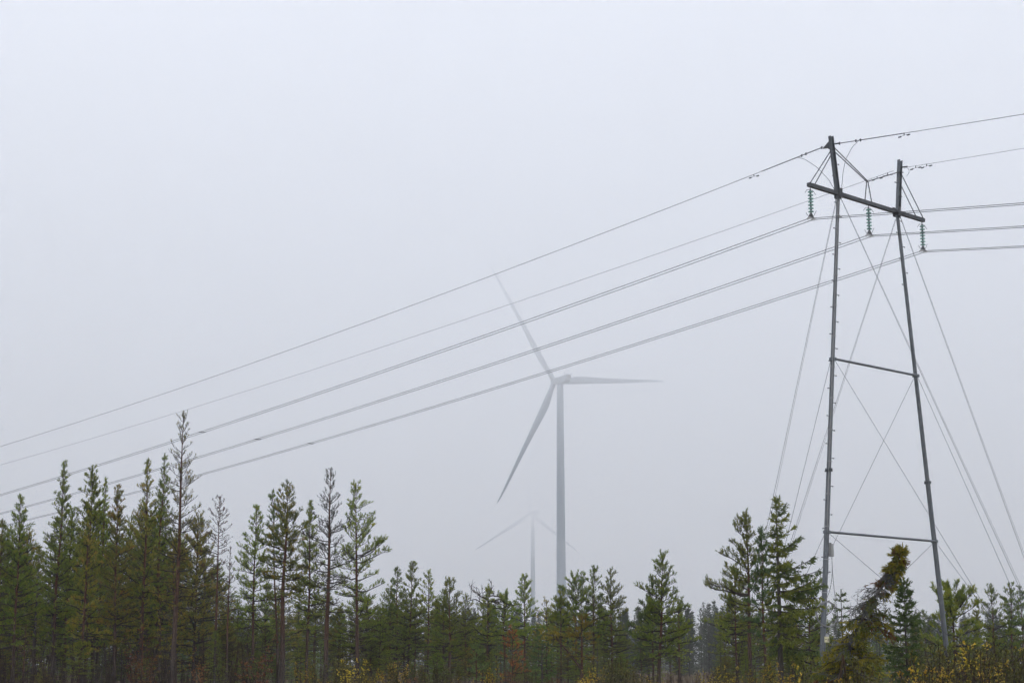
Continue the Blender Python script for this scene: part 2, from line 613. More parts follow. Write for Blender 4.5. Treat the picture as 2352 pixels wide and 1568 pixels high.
peg = MB()
peg.rod((-.10, 0, 0), (.18, 0, 0), .016, 6)
peg.rod((.165, 0, 0), (.195, 0, 0), .030, 6)
PEG = peg.mesh('step_bolt', [M['steel_dark']])
for s in (-1, 1):
    m = MB()
    z0, z1, z2 = 0.0, 9.93, ZA - 0.05
    zs = np.linspace(z0, z1, 12)
    m.tube([(pole_x(s, z), 0, z) for z in zs], np.linspace(.125, .108, 12), 16)
    zs = np.linspace(z1, z2, 14)
    m.tube([(pole_x(s, z), 0, z) for z in zs], np.linspace(.100, .080, 14), 16)
    # channel section above the crossarm, open towards the camera side
    a = np.array([pole_x(s, ZA - .35), 0.0, ZA - .35])
    b = np.array([pole_x(s, 25.36), 0.0, 25.36])
    d = (b - a) / np.linalg.norm(b - a)
    u = np.cross([0, 1, 0], d)
    m.bar(a + [0, .055, 0], b + [0, .055, 0], .21, .02)
    for e in (-1, 1):
        m.bar(a + u * e * .098 + [0, -.03, 0], b + u * e * .098 + [0, -.03, 0], .016, .145, w2=0.9)
    p = m.build('pole', M['steel'], py_)
    fl = MB()
    fl.tube([(pole_x(s, 9.90), 0, 9.90), (pole_x(s, 9.96), 0, 9.96)], .165, 18)
    for k in range(8):
        t = k * PI / 4
        c = (pole_x(s, 9.93) + .14 * math.cos(t), .14 * math.sin(t))
        fl.rod((c[0], c[1], 9.86), (c[0], c[1], 10.0), .018, 6)
    fl.build('flange', M['steel_dark'], p)
    jm = MB()
    jm.box((s * 2.30 - .12, -.15, ZA - .30), (s * 2.30 + .12, -.125, ZA + .16))
    jm.box((s * 2.30 - .13, .125, ZA - .30), (s * 2.30 + .13, .15, ZA + .16))
    jm.rod((s * 2.30 - .2, 0, ZA - .22), (s * 2.30 + .2, 0, ZA - .22), .04, 8)
    jm.build('joint_plate', M['steel_dark'], py_)
    zlist = np.arange(2.4, 25.0, .62) if s < 0 else np.arange(19.2, 24.9, .62)
    for q_, z in enumerate(zlist):
        if abs(z - ZA) < .3:
            continue
        e = 1 if q_ % 2 else -1
        o = inst('step_bolt', PEG, p)
        rr = .11 if z > ZA else .125 - .045 * z / ZA
        o.location = (pole_x(s, z) + e * (rr - .0), -.02, z)
        o.rotation_euler = (0, 0, 0 if e > 0 else PI)
m = MB()
m.box((-4.53, -.085, ZA - .015), (4.53, .085, ZA + .0))
m.box((-4.53, -.085, ZA - .175), (4.53, .085, ZA - .155))
m.box((-4.53, -.012, ZA - .155), (4.53, .012, ZA - .015))
m.box((-4.53, -.085, ZA - .155), (-4.51, .085, ZA - .015))
m.box((4.51, -.085, ZA - .155), (4.53, .085, ZA - .015))
m.box((-4.525, -.0852, ZA - .157), (4.525, -.078, ZA - .013))
m.build('crossarm', M['steel_dark'], py_)
for z in (14.91, 7.21):
    m = MB()
    x = pole_x(1, z)
    m.tube([(-x + .10, -.10, z), (x - .10, -.10, z)], .055, 12)
    for e in (-1, 1):
        m.box((e * x - .11, -.14, z - .07), (e * x + .11, .11, z + .07))
    m.build('strut', M['steel'], py_)
for y in (-.085, .085):
    for pts in (((-2.62, y, 24.72), (-4.33 + (.0 if y > 0 else .18), y, ZA - .01)), ((2.62, y, 24.72 if y < 0 else 24.45), (4.36 - (0 if y < 0 else .3), y, ZA - .01)),
                ((-2.55, y, 24.80), (-.02, y * .4, 23.76)), ((2.55, y, 24.72), (.02, y * .4, 23.76)), ((0, y * .4, 23.76), (0.15 if y < 0 else -.14, y, ZA - .01))):
        m = MB()
        m.tube(pts, .024, 6)
        m.build('brace_rod', M['steel_dark'], py_)
# guy strands: from three heights on each pole, to anchors on the ground either way along the line
guys = [(-1, 22.4, 1, 7.1), (-1, 22.5, -1, 10.1), (1, 22.4, 1, 10.4), (1, 22.5, -1, 7.65), (-1, 14.8, 1, 5.4), (-1, 14.85, -1, 9.4), (1, 14.8, 1, 9.9), (1, 14.8, -1, 6.5),
        (-1, 7.1, 1, 4.55), (-1, 7.15, -1, 9.3), (1, 7.1, 1, 9.6), (1, 7.1, -1, 5.55)]
for s, z, e, r in guys:
    m = MB()
    x = pole_x(s, z)
    ax, ay = e * r * math.sin(R(-.0)), e * r
    m.tube([(x, e * .12, z), (x + ax, ay, 0.02)], .0085, 5)
    if z > 20:
        m.tube([(x + .05, e * .12, z), (x + ax + .18, ay, 0.02)], .006, 5)
    m.build('guy_wire', M['guy'], py_)
# cable clipped down the left pole, splice box and the spare coil
for off, zt in ((-.135, 22.4), (-.09, 22.3)):
    m = MB()
    zs = np.linspace(zt, 5.4, 30)
    m.tube([(pole_x(-1, z) + off * (1 if z > 8 else max(-.6, (z - 6.6) / 1.4)), -.09, z) for z in zs], .013, 6)
    m.build('signal_cable', M['cable'], py_)
for z in np.arange(3.2, 22, 1.42):
    m = MB()
    m.tube([(pole_x(-1, z), -.01, z - .012), (pole_x(-1, z), -.01, z + .012)], .128 - .036 * z / ZA + .012, 14)
    m.build('cable_strap', M['box'], py_)
m = MB()
x = pole_x(-1, 6.4)
m.box((x + .10, -.2, 6.16), (x + .28, -.02, 6.70))
m.box((x + .12, -.215, 6.2), (x + .26, -.2, 6.66))
m.box((x + .05, -.10, 6.3), (x + .10, -.05, 6.6))
m.build('splice_box', M['box'], py_)
m = MB()
cx, cz = pole_x(-1, 3.7), 3.70
for rr, yo, ph in ((.50, -.17, 0), (.53, -.15, .4), (.515, -.19, .9), (.54, -.17, 1.7)):
    th = np.linspace(0, 2 * PI, 50)
    m.tube(np.stack([cx + (rr * 1.5) * np.cos(th) * .95, np.full(50, yo) + .01 * np.sin(3 * th + ph), cz + rr * np.sin(th)], -1), .013, 6, caps=False)
for e, off in ((1, .0), (-1, .03)):
    t = np.linspace(0, 1, 20)
    bx = x + .18
    ex = cx + (.76 if e > 0 else -.72)
    m.tube(np.stack([bx + (ex - bx) * t ** 2.2 * (1 if e > 0 else t), -.16 + 0 * t, 6.16 - (6.16 - 3.75) * t - .0 * t], -1), .013, 6, caps=False)
m.build('cable_coil', M['cable'], py_)
m = MB()
x = pole_x(-1, 2.66)
m.box((x - .02, -.165, 2.68), (x + .20, -.15, 2.84))
w1 = m.build('sign_bracket', M['sign_grey'], py_)
m = MB()
m.box((x - .14, -.19, 2.52), (x + .18, -.175, 2.76))
w2 = m.build('warning_plate', M['sign'], py_)
m = MB()
for i_, (z, a, b) in enumerate(((2.65, -.12, .02), (2.634, -.12, .035))):
    m.box((x + a, -.195, z - .005), (x + b, -.1905, z + .005))
for a, b in (((.06, 2.56), (.16, 2.56)), ((.16, 2.56), (.11, 2.70)), ((.11, 2.70), (.06, 2.56)), ((.11, 2.66), (.105, 2.62)), ((.105, 2.62), (.115, 2.615)), ((.115, 2.615), (.11, 2.58))):
    m.bar((x + a[0], -.193, a[1]), (x + b[0], -.193, b[1]), .012, .004)
m.build('printed_marking', M['mark'], w2)
# earthing and jumper loops at the left peak
for pts in ([(-2.75, 1.9, 24.78), (-2.72, 1.5, 24.6), (-2.62, .9, 24.1), (-2.5, .35, 23.4), (-2.42, .12, 22.9), (-2.40, .1, 22.3)],
            [(-2.7, -1.6, 24.85), (-2.68, -1.1, 24.55), (-2.62, -.7, 24.1), (-2.5, -.45, 23.6), (-2.38, -.25, 22.9), (-2.36, -.15, 22.4)]):
    m = MB()
    p = np.array(pts)
    t = np.linspace(0, 1, len(p))
    tt = np.linspace(0, 1, 24)
    m.tube(np.stack([np.interp(tt, t, p[:, k]) for k in range(3)], -1), .011, 5, caps=False)
    m.build('jumper_cable', M['wire'], py_)
m = MB()
th = np.linspace(-1.3, 1.9, 16)
m.tube(np.stack([2.78 + 0 * th, -.25 - .22 * np.cos(th), 24.72 + .2 * np.sin(th)], -1), .009, 5, caps=False)
m.build('jumper_cable', M['wire'], py_)
for s in (-1, 1):
    m = MB()
    x = pole_x(s, 25.02)
    if s < 0:
        m.hexa([(x - .02, .08, 24.82), (x + .02, .08, 24.82), (x + .02, .5, 24.88), (x - .02, .5, 24.88), (x - .02, .08, 25.2), (x + .02, .08, 25.2), (x + .02, .42, 24.95), (x - .02, .42, 24.95)])
    m.rod((x, -.1, 24.97), (x, -.45, 24.93), .035, 8)
    m.build('wire_bracket', M['steel_dark'], py_)


def in_pylon(o):
    o.location = PYL
    o.rotation_euler = (0, 0, PYR)
    return o


# insulator strings: hang from the crossarm
disc = MB()
disc.lathe([(.02, -.035), (.05, -.045), (.085, -.030), (.118, -.040), (.127, -.028), (.118, -.008), (.08, .012), (.045, .024), (.03, .026)], 24)
DISC = disc.mesh('glass_disc', [M['glass']])
capm = MB()
capm.lathe([(.0, .10), (.032, .098), (.042, .06), (.046, .02), (.03, .012), (.012, -.03), (.012, -.07), (0, -.07)], 12)
CAP = capm.mesh('metal_cap', [M['steel_dark']])
for xs_, lab in ((-4.40, 'green glass insulator string under the left end of the pylon crossarm'), (0.0, 'green glass insulator string hanging from the middle of the crossarm'),
                 (4.37, 'green glass insulator string under the far right end of the crossarm')):
    loc = PYL + Matrix.Rotation(PYR, 3, 'Z') @ Vector((xs_, 0, ZA - .175))
    t = empty('insulator_string', loc, PYR)
    tag(t, lab, 'insulator', 'insulator strings on the pylon crossarm')
    for k in range(7):
        d = inst('glass_disc', DISC, t)
        d.location = (0, 0, -.215 - .152 * k)
        c = inst('metal_cap', CAP, d)
    m = MB()
    m.rod((0, 0, .0), (0, 0, -.13), .014, 8)
    m.tube([(-.02, 0, -.02), (-.02, 0, -.10), (.02, 0, -.10), (.02, 0, -.02)], .008, 6)
    m.build('shackle', M['steel_dark'], t)
    m = MB()
    m.tube([(-.38, .02, -.34), (-.22, .01, -.17), (0, 0, -.13), (.20, 0, -.15), (.36, -.02, -.30)], .011, 6)
    m.build('arcing_horn', M['steel_dark'], t)
    m = MB()
    m.tube([(-.36, .02, -1.24), (-.20, .01, -1.40), (0, 0, -1.34), (.2, 0, -1.30), (.38, 0, -1.04)], .011, 6)
    m.build('arcing_horn', M['steel_dark'], t)
    m = MB()
    m.hexa([(-.19, -.02, -1.40), (.19, -.02, -1.40), (.19, .02, -1.40), (-.19, .02, -1.40), (-.05, -.02, -1.22), (.05, -.02, -1.22), (.05, .02, -1.22), (-.05, .02, -1.22)])
    m.rod((0, 0, -1.16), (0, 0, -1.24), .025, 8)
    m.build('yoke_plate', M['steel_dark'], t)
    for e in (-1, 1):
        m = MB()
        m.rod((e * .155, 0, -1.37), (e * .155, 0, -1.47), .018, 8)
        m.hexa([(e * .155 - .025, -.15, -1.50), (e * .155 + .025, -.15, -1.50), (e * .155 + .025, .15, -1.50), (e * .155 - .025, .15, -1.50),
                (e * .155 - .02, -.04, -1.41), (e * .155 + .02, -.04, -1.41), (e * .155 + .02, .04, -1.41), (e * .155 - .02, .04, -1.41)])
        for y in (-.09, -.03, .03, .09):
            m.rod((e * .155, y, -1.5), (e * .155, y, -1.56), .009, 5)
        m.build('wire_clamp', M['box'], t)


def wire_pts(x, y0, z0, sl, k, T, sgn):
    t = np.concatenate([np.linspace(0, 20, 9), np.linspace(25, T, max(4, int(T / 8)))])
    return np.stack([np.full_like(t, x), y0 + sgn * t, z0 + sl * t + k * t * t], -1)


def damper_part(parent, x, y, z):
    m = MB()
    m.rod((x, y, z + .01), (x, y, z - .10), .022, 6)
    m.tube([(x, y - .26, z - .12), (x, y, z - .09), (x, y + .26, z - .12)], .008, 5)
    for e in (-1, 1):
        m.tube([(x, y + e * .14, z - .115), (x, y + e * .18, z - .12), (x, y + e * .30, z - .125)], [.02, .036, .03], 8)
    m.build('vibration_damper', M['steel_dark'], parent)


WR = 0.0135
for xs_, sl, kk, lab in ((-4.40, -.103, .000265, 'twin power conductor clamped under the left insulator string'), (0.0, -.1055, .000285, 'twin power conductor clamped under the middle insulator string'),
                         (4.37, -.1032, .00028, 'twin power conductor clamped under the far right insulator string')):
    t = in_pylon(empty('twin_conductor'))
    tag(t, lab, 'power line', 'twin conductors of the power line')
    z0 = ZA - .175 - 1.485
    for e in (-1, 1):
        a = wire_pts(xs_ + e * .155, 0, z0, sl, kk, 230, 1)[::-1]
        b = wire_pts(xs_ + e * .155, 0, z0, -.144, .0003, 90, -1)[1:]
        m = MB()
        m.tube(np.concatenate([a, b]), WR, 6)
        m.build('conductor', M['wire'], t)
    for yy in (50.0, 100.0, 150.0):
        m = MB()
        z = z0 + sl * yy + kk * yy * yy
        m.rod((xs_ - .155, yy, z), (xs_ + .155, yy, z), .02, 6)
        for e in (-1, 1):
            m.rod((xs_ + e * .155, yy - .12, z), (xs_ + e * .155, yy + .12, z), .034, 8)
        m.build('spacer', M['steel_dark'], t)
for x, y0, z0, sl, kk, T, sg, damp, lab in (
        (-2.76, .4, 24.93, -.0993, .000334, 230, 1, (4.1,), 'thick earth wire running left from the peak of the taller-looking left pole'),
        (-2.76, -.4, 24.90, -.104, .0003, 90, -1, (3.55,), 'thick earth wire running right from the peak of the left pole'),
        (2.77, .4, 24.93, -.0864, .000243, 230, 1, (.35, .95), 'thin earth wire running left behind the crossarm from the right pole peak'),
        (2.77, -.4, 24.93, -.084, .0003, 90, -1, (.45, 1.05), 'thin earth wire running right from the peak of the right pole')):
    t = in_pylon(empty('earth_wire'))
    tag(t, lab, 'earth wire', 'earth wires from the pole peaks')
    thick = x < 0
    p = wire_pts(x, y0, z0, sl, kk, T, sg)
    m = MB()
    m.tube(p, .0125 if thick else .0085, 6)
    m.build('strand', M['wire'], t)
    if thick:
        m = MB()
        z = lambda yy: z0 + sl * yy + kk * yy * yy
        for e in (-1, 1):
            m.tube([(x + e * .03, y0 + sg * .05, z(.05)), (x + e * .03, y0 + sg * 1.0, z(1.0)), (x, y0 + sg * 1.3, z(1.3))], .010, 5)
        m.tube([(x, y0 + sg * 1.3, z(1.3)), (x, y0 + sg * 3.6, z(3.6))], .021, 6)
        for yy in (.1, 1.0, 1.25):
            m.rod((x, y0 + sg * yy, z(yy) - .06), (x, y0 + sg * yy, z(yy) + .06), .035, 6)
        m.build('tension_clamp', M['steel_dark'], t)
    for yy in damp:
        damper_part(t, x, y0 + sg * yy, z0 + sl * yy + kk * yy * yy)

# ------------------------------------------------------------------ trees
def trunk_axis(rng, H, lean, wob=0.012):
    a, b, p, q = rng.normal(0, wob * H * .5), rng.normal(0, wob * H * .5), rng.uniform(0, 6), rng.uniform(.8, 1.6)

    def ax(z):
        u = np.asarray(z, float) / H
        env = np.sin(np.clip(u, 0, 1) * PI) ** .7
        return np.stack([lean[0] * H * u + a * np.sin(q * 2 * PI * u + p) * env * .6, lean[1] * H * u + b * np.cos(q * 2 * PI * u + p) * env * .6, np.asarray(z, float)], -1)
    return ax


def make_trunk(ax, H, r0):
    m = MB()
    z = np.concatenate([[-.15], np.linspace(.12, H - .05, 22)])
    r = np.maximum(r0 * (1 - np.clip(z, 0, H) / H) ** .85, .012)
    r[0] *= 1.35
    r[1] *= 1.12
    m.tube(ax(z), r, 8)
    return m


def limb(m, rng, p, az, e0, e1, L, r0, mat=1, n=5, kink=.10):
    """one bough: curve from elevation e0 to e1; returns its points"""
    pts = [np.array(p, float)]
    for i in range(n):
        e = e0 + (e1 - e0) * (i + .5) / n + rng.normal(0, kink)
        az += rng.normal(0, kink)
        pts.append(pts[-1] + L / n * np.array([math.cos(e) * math.sin(az), math.cos(e) * math.cos(az), math.sin(e)]))
    pts = np.array(pts)
    m.tube(pts, np.linspace(r0, max(.005, r0 * .3), n + 1), 4, mat, caps=False)
    return pts, az


def pine_crown(rng, ax, H, Rm, cb, dens=1.0, tuft=.25, asym=(0, 0), sparse=0.0, dead=1.0, twigs=7.5, up=1.0, K=8, step=.34, flat=.8, r0=.1, clump=4, low=.62):
    m = MB()
    P, A, L_, s0, s1 = [], [], [], [], []
    zc = cb * H
    z = zc
    while z < H - .22:
        u = (z - zc) / (H - zc)
        prof = ((1 - u) ** flat) * (low + (1 - low) * min(1, u / .28)) + .05
        nb = rng.integers(3, 6)
        a0 = rng.uniform(0, 2 * PI)
        for k in range(nb):
            az = a0 + k * 2 * PI / nb + rng.normal(0, .3)
            L = 1.45 * Rm * prof * rng.uniform(.6, 1.18) * (1 + asym[0] * math.cos(az - asym[1]))
            if L < .12:
                continue
            e0 = (R(-10) + R(54) * u ** .9) * up + rng.normal(0, .12)
            pts, az2 = limb(m, rng, ax(z + rng.uniform(-.16, .16)), az, e0, e0 + R(17) * up, L, max(.006, min(.045, .016 * L + .004)) * (1.3 if u < .3 else 1), kink=.17)
            nt_ = max(2, int(L * twigs * 2.0 * rng.uniform(.8, 1.2)))
            dn = dens * (1 - sparse * (u ** .7 if sparse > 0 else 0)) * (.55 + .45 * min(1, u / .15))
            for j in range(nt_):
                s = 1 - .85 * rng.random() ** 1.25
                x = s * 5
                i = min(4, int(x))
                p = pts[i] + (pts[i + 1] - pts[i]) * (x - i)
                a = az2 + rng.choice((-1, 1)) * R(rng.uniform(20, 75))
                e = e0 + R(18) * up + R(rng.uniform(-8, 38)) * up
                l = max(.13, .42 * L * (1.12 - .72 * s) * rng.uniform(.45, 1.2))
                d = np.array([math.cos(e) * math.sin(a), math.cos(e) * math.cos(a), math.sin(e)])
                s0.append(p)
                s1.append(p + d * l)
                if rng.random() < dn:
                    P.append(p + d * (l - .03))
                    A.append(d + rng.normal(0, .2, 3) + [0, 0, .4 * up])
                    L_.append(.62 * tuft * rng.uniform(.75, 1.2))
                    for q in range(clump - 1):
                        if l > .09 * (q + 1.5) or rng.random() < .25:
                            P.append(p + d * l * rng.uniform(.25, .8))
                            d2 = d * .8 + rng.normal(0, .5, 3) + [0, 0, .45 * up]
                            A.append(d2)
                            L_.append(.62 * tuft * rng.uniform(.7, 1.1))
            if rng.random() < dens * (1 - .6 * sparse):
                P.append(pts[-1])
                A.append(pts[-1] - pts[-2])
                L_.append(tuft * .7)
        z += step * (1.15 - .45 * u) * rng.uniform(.75, 1.25)
    top = ax(H - .1)
    for k in range(4):
        P.append(ax(H - .45 + .1 * k))
        A.append(np.array([rng.normal(0, .18), rng.normal(0, .18), 1.0]))
        L_.append(tuft * .8)
    for k in range(int(dead * 40 * max(.15, cb - .08) * H / 5)):
        zz = rng.uniform(.10 * H, zc + .12 * H)
        az = rng.uniform(0, 2 * PI)
        L = Rm * rng.uniform(.2, .85)
        e = R(rng.uniform(-30, 25))
        pts, _ = limb(m, rng, ax(zz), az, e, e + R(rng.uniform(-15, 30)), L, .012, 2, 4, .2)
        for j in range(rng.integers(2, 6)):
            i = rng.integers(1, 4)
            d = (pts[i + 1] - pts[i]) / np.linalg.norm(pts[i + 1] - pts[i]) + rng.normal(0, .6, 3)
            s0.append(pts[i])
            s1.append(pts[i] + d * L * .25)
    m.sticks(s0, s1, .0075, .004, 1)
    m.tufts(rng, P, A, L_, K=K)
    return m


def spruce_crown(rng, ax, H, Rm, cb, dens=1.0, droop=1.0, asym=(0, 0), mats=1, weights=None, step=.26, tw=11, tuft=.20, flat=.9, hang=.35, K=5, gap=0.0, irregular=.2, low=.7):
    """needle slots 0..mats-1, then bark slot 'mats'"""
    m = MB()
    bk = mats
    acc = [([], [], []) for _ in range(mats)]
    s0, s1 = [], []
    zc = cb * H
    z = zc
    while z < H - .15:
        u = (z - zc) / (H - zc)
        prof = ((1 - u) ** flat) * (low + (1 - low) * min(1, u / .2)) + .03
        nb = rng.integers(4, 7)
        a0 = rng.uniform(0, 6.28)
        for k in range(nb):
            if rng.random() < gap:
                continue
            az = a0 + k * 2 * PI / nb + rng.normal(0, .3)
            L = Rm * prof * rng.uniform(1 - 1.6 * irregular, 1 + irregular) * max(.15, 1 + asym[0] * math.cos(az - asym[1]))
            if L < .08:
                continue
            e0 = R(45) * u ** 1.6 - R(26) * droop * (1 - u) + rng.normal(0, .08)
            pts, az2 = limb(m, rng, ax(z), az, e0, e0 + R(22), L, min(.03, .012 * L + .004), bk, 5, .07)
            mt = 0 if mats == 1 else rng.choice(mats, p=weights)
            P, A, L_ = acc[mt]
            for j in range(max(3, int(L * tw))):
                s = 1 - .9 * rng.random() ** 1.1
                x = s * 5
                i = min(4, int(x))
                p = pts[i] + (pts[i + 1] - pts[i]) * (x - i)
                a = az2 + rng.choice((-1, 1)) * R(rng.uniform(25, 65))
                e = e0 + R(8) - hang * rng.uniform(.2, 1.4) * (1 - .8 * u)
                l = max(.09, .30 * L * (1.2 - .85 * s) * rng.uniform(.5, 1.2))
                d = np.array([math.cos(e) * math.sin(a), math.cos(e) * math.cos(a), math.sin(e)])
                s0.append(p)
                s1.append(p + d * l)
                n = max(1, int(l / (tuft * .75)))
                for q in range(n):
                    if rng.random() < dens:
                        P.append(p + d * l * (q + .3) / n)
                        A.append(d + rng.normal(0, .12, 3))
                        L_.append(tuft * rng.uniform(.8, 1.15))
            if rng.random() < dens:
                P.append(pts[-1] - (pts[-1] - pts[-2]) * .3)
                A.append(pts[-1] - pts[-2])
                L_.append(tuft)
        z += step * (1.1 - .35 * u) * rng.uniform(.7, 1.3)
    P, A, L_ = acc[0]
    for k in range(4):
        P.append(ax(H - .5 + .12 * k))
        A.append(np.array([rng.normal(0, .15), rng.normal(0, .15), 1.0]))
        L_.append(tuft)
    m.sticks(s0, s1, .006, .003, bk)
    for i, (P, A, L_) in enumerate(acc):
        if P:
            m.tufts(rng, P, A, L_, K=K, spread=(.3, 1.0), wid=.26, along=.75, mat=i)
    return m


def place_tree(name, base, label, group, trunk_me, crown_me, rz=0.0, cat='tree', sc=(1, 1, 1)):
    t = empty(name, base, rz)
    tag(t, label, cat, group)
    for n_, me in (('trunk', trunk_me), ('crown', crown_me)):
        o = inst(n_, me, t)
        o.scale = sc
    return t


# trees one can tell apart: top of the crown seen at (px, py), distance, crown half-width in px, picture height of the lowest green bough
GL, GM, GR = 'trees of the dense left stand', 'trees of the middle row', 'trees round the pylon'
seed = 100


def hero_pine(px, py, D, rpx, ybase, label, group, needles='pine', bark='bark', base_px=None, r0=None, **kw):
    global seed
    seed += 1
    rng = np.random.default_rng(seed)
    top = at(px, py, D)
    H = top.z
    lean = (0, 0)
    bx = top.x
    if base_px is not None:                     # foot of the trunk seen at y = 1560
        bx = at(base_px, 1560, D).x
        lean = ((top.x - bx) / H, 0)
    cb = min(.8, max(.05, (EYE + (1525 - ybase) / 3870 * D) / H))
    ax = trunk_axis(rng, H, lean)
    r0 = .72 * (r0 or (.0105 * H + .03))
    tr = make_trunk(ax, H, r0).mesh('trunk', [M[bark]])
    cr = pine_crown(rng, ax, H, rpx * D / 3900, cb, **kw).mesh('crown', [M[needles], M['twig'], M['twig_grey']])
    return place_tree('pine_tree', (bx, D, 0), label, group, tr, cr)


def hero_spruce(px, py, D, rpx, ybase, label, group, needles=('spruce',), weights=None, bark='bark_spruce', r0=None, twig='twig', **kw):
    global seed
    seed += 1
    rng = np.random.default_rng(seed)
    top = at(px, py, D)
    H = top.z
    cb = min(.8, max(.03, (EYE + (1525 - ybase) / 3870 * D) / H))
    ax = trunk_axis(rng, H, (0, 0), .006)
    tr = make_trunk(ax, H, r0 or (.010 * H + .02)).mesh('trunk', [M[bark]])
    cr = spruce_crown(rng, ax, H, rpx * D / 3900, cb, mats=len(needles), weights=weights, **kw).mesh('crown', [M[n] for n in needles] + [M[twig]])
    return place_tree('spruce_tree', (top.x, D, 0), label, group, tr, cr)


# --- left stand
hero_pine(48, 1135, 88, 52, 1480, 'green pine near the left edge of the picture with a short forked top', GL, base_px=30, dens=1.1)
hero_pine(6, 1190, 90, 45, 1490, 'green pine cut by the left edge of the picture', GL, base_px=-8)
hero_pine(148, 1058, 92, 44, 1500, 'tall slim pine with a clean spire, first tall one from the left', GL, base_px=118, twigs=8.5)
hero_pine(213, 1070, 95, 52, 1490, 'broad dense green pine with a blunt rounded top beside the slim spire', GL, twigs=10, flat=.62, base_px=196, dens=1.15)
hero_pine(243, 1096, 98, 30, 1500, 'thin pine top peeping out behind the broad blunt pine', GL, twigs=6)
hero_pine(271, 1112, 90, 46, 1490, 'green pine with a low narrow tip in the dip of the left skyline', GL, 'pine_mix', base_px=262, twigs=9)
hero_pine(341, 1050, 92, 50, 1490, 'airy pine with wide upturned boughs left of the tall bare-topped pine', GL, 'pine_mix', base_px=322, twigs=6, dens=.95)
hero_pine(378, 1040, 94, 40, 1480, 'slender pine touching the tall bare-topped pine on its left side', GL, base_px=360, twigs=7)
hero_pine(423, 940, 82, 50, 1400, 'tallest pine of all, with a thin nearly bare top above the power wires', GL, 'pine_mix', base_px=396, r0=.20, twigs=7, sparse=.82, dens=1.0, tuft=.19, flat=.6, step=.40)
hero_pine(505, 1138, 90, 32, 1330, 'thin dying pine with sparse brown needles and curled bare twigs', GL, 'pine_dying', base_px=492, dens=.42, twigs=5, tuft=.19, flat=.5, r0=.12)
hero_pine(529, 1252, 91, 22, 1420, 'small thin brown-needled pine right beside the dying pine', GL, 'pine_dying', dens=.5, twigs=5, tuft=.18)
hero_pine(590, 1160, 95, 52, 1440, 'loose green pine with a narrow tip left of the double-topped pine', GL, base_px=578, twigs=7)
hero_pine(660, 1106, 84, 62, 1370, 'thick-trunked dense pine with twin tops and dead lower boughs', GL, 'pine_mix', base_px=646, r0=.21, twigs=8, flat=.85, dead=1.8, dens=1.0)
hero_pine(626, 1124, 84.8, 30, 1300, 'second leader pine standing tight against the thick-trunked dense pine', GL, 'pine', base_px=640, r0=.10, twigs=8, flat=.8, dead=.3)
hero_pine(714, 1150, 97, 38, 1450, 'green pine with a fan of stout top shoots between the dense and the bare pine', GL, twigs=6.5, tuft=.30)
hero_pine(760, 1072, 80, 55, 1400, 'tall grey pine with thin see-through crown of bare twigs', GL, 'pine_dull', base_px=748, r0=.185, dens=.62, twigs=7, tuft=.15, flat=.62, dead=1.4)
hero_pine(817, 1110, 82, 60, 1400, 'open pine with separate needle clumps at the right end of the left stand', GL, base_px=822, r0=.155, dens=.95, twigs=5, tuft=.27, flat=.7, asym=(.1, PI / 2), step=.40)
hero_pine(206, 1178, 84, 45, 1500, 'yellow-brown pine in front of the broad blunt pine', GL, 'pine_mix', base_px=184, twigs=7, r0=.15)
hero_pine(398, 1240, 84, 45, 1540, 'rusty yellow pine crown low in front of the tallest pine', GL, 'pine_gold', base_px=405, twigs=6, dens=.6, tuft=.2)
hero_pine(330, 1425, 80, 24, 1560, 'small orange-brown dead pine low in the left stand', GL, 'pine_dead', twigs=4, dens=.45, tuft=.15)
hero_pine(60, 1430, 82, 30, 1560, 'small reddish dying pine near the left bottom corner', GL, 'pine_dying', twigs=5, dens=.45, tuft=.16)
# --- middle row
hero_pine(913, 1300, 110, 34, 1470, 'left one of three close pine tips right of the open pine', GM, twigs=8)
hero_pine(948, 1290, 108, 40, 1480, 'highest of three close pine tips right of the open pine', GM, twigs=9, base_px=935)
hero_pine(985, 1308, 112, 36, 1480, 'right one of three close pine tips right of the open pine', GM, twigs=8)
hero_pine(1034, 1327, 98, 46, 1500, 'small pine with a round open crown left of the crooked dead tree', GM, base_px=1030, twigs=7, r0=.14)
hero_pine(1120, 1348, 102, 34, 1500, 'slim pine growing in front of the crooked dead tree', GM, twigs=9)
hero_pine(1158, 1370, 112, 42, 1470, 'flat-topped pine just right of the crooked dead tree', GM, twigs=9, flat=.45)
hero_pine(1204, 1320, 100, 40, 1480, 'spire-topped pine left of the far turbine tower foot', GM, twigs=9, base_px=1206)
hero_pine(1255, 1374, 108, 30, 1480, 'thin yellowing pine between the two turbine towers', GM, 'pine_gold', dens=.55, tuft=.2)
hero_pine(1288, 1356, 104, 36, 1480, 'bushy round-topped pine hiding the foot of the near turbine', GM, twigs=10, flat=.6)
hero_pine(1322, 1320, 106, 48, 1480, 'broad flat-crowned pine right of the near turbine tower', GM, twigs=9, flat=.5)
hero_pine(1365, 1298, 100, 40, 1490, 'pine with a long straight tip, tallest right of the near turbine', GM, twigs=7, base_px=1362, bark='bark_dark')
hero_pine(1403, 1308, 102, 54, 1500, 'wide pine with stepped boughs left of the misty gap', GM, twigs=7, flat=.95, base_px=1405)
hero_pine(1523, 1273, 86, 62, 1500, 'tall lone pine with clumped crown standing in the misty gap', GM, base_px=1512, r0=.15, twigs=7.5, tuft=.26, flat=.75, dens=1.1)
hero_pine(1497, 1332, 93, 48, 1520, 'second pine with straight shoots close behind the lone pine on its left', GM, 'pine_blue', tuft=.3, twigs=6)
hero_pine(1558, 1372, 97, 38, 1510, 'shorter pine close behind the lone pine on its right', GM, twigs=9)
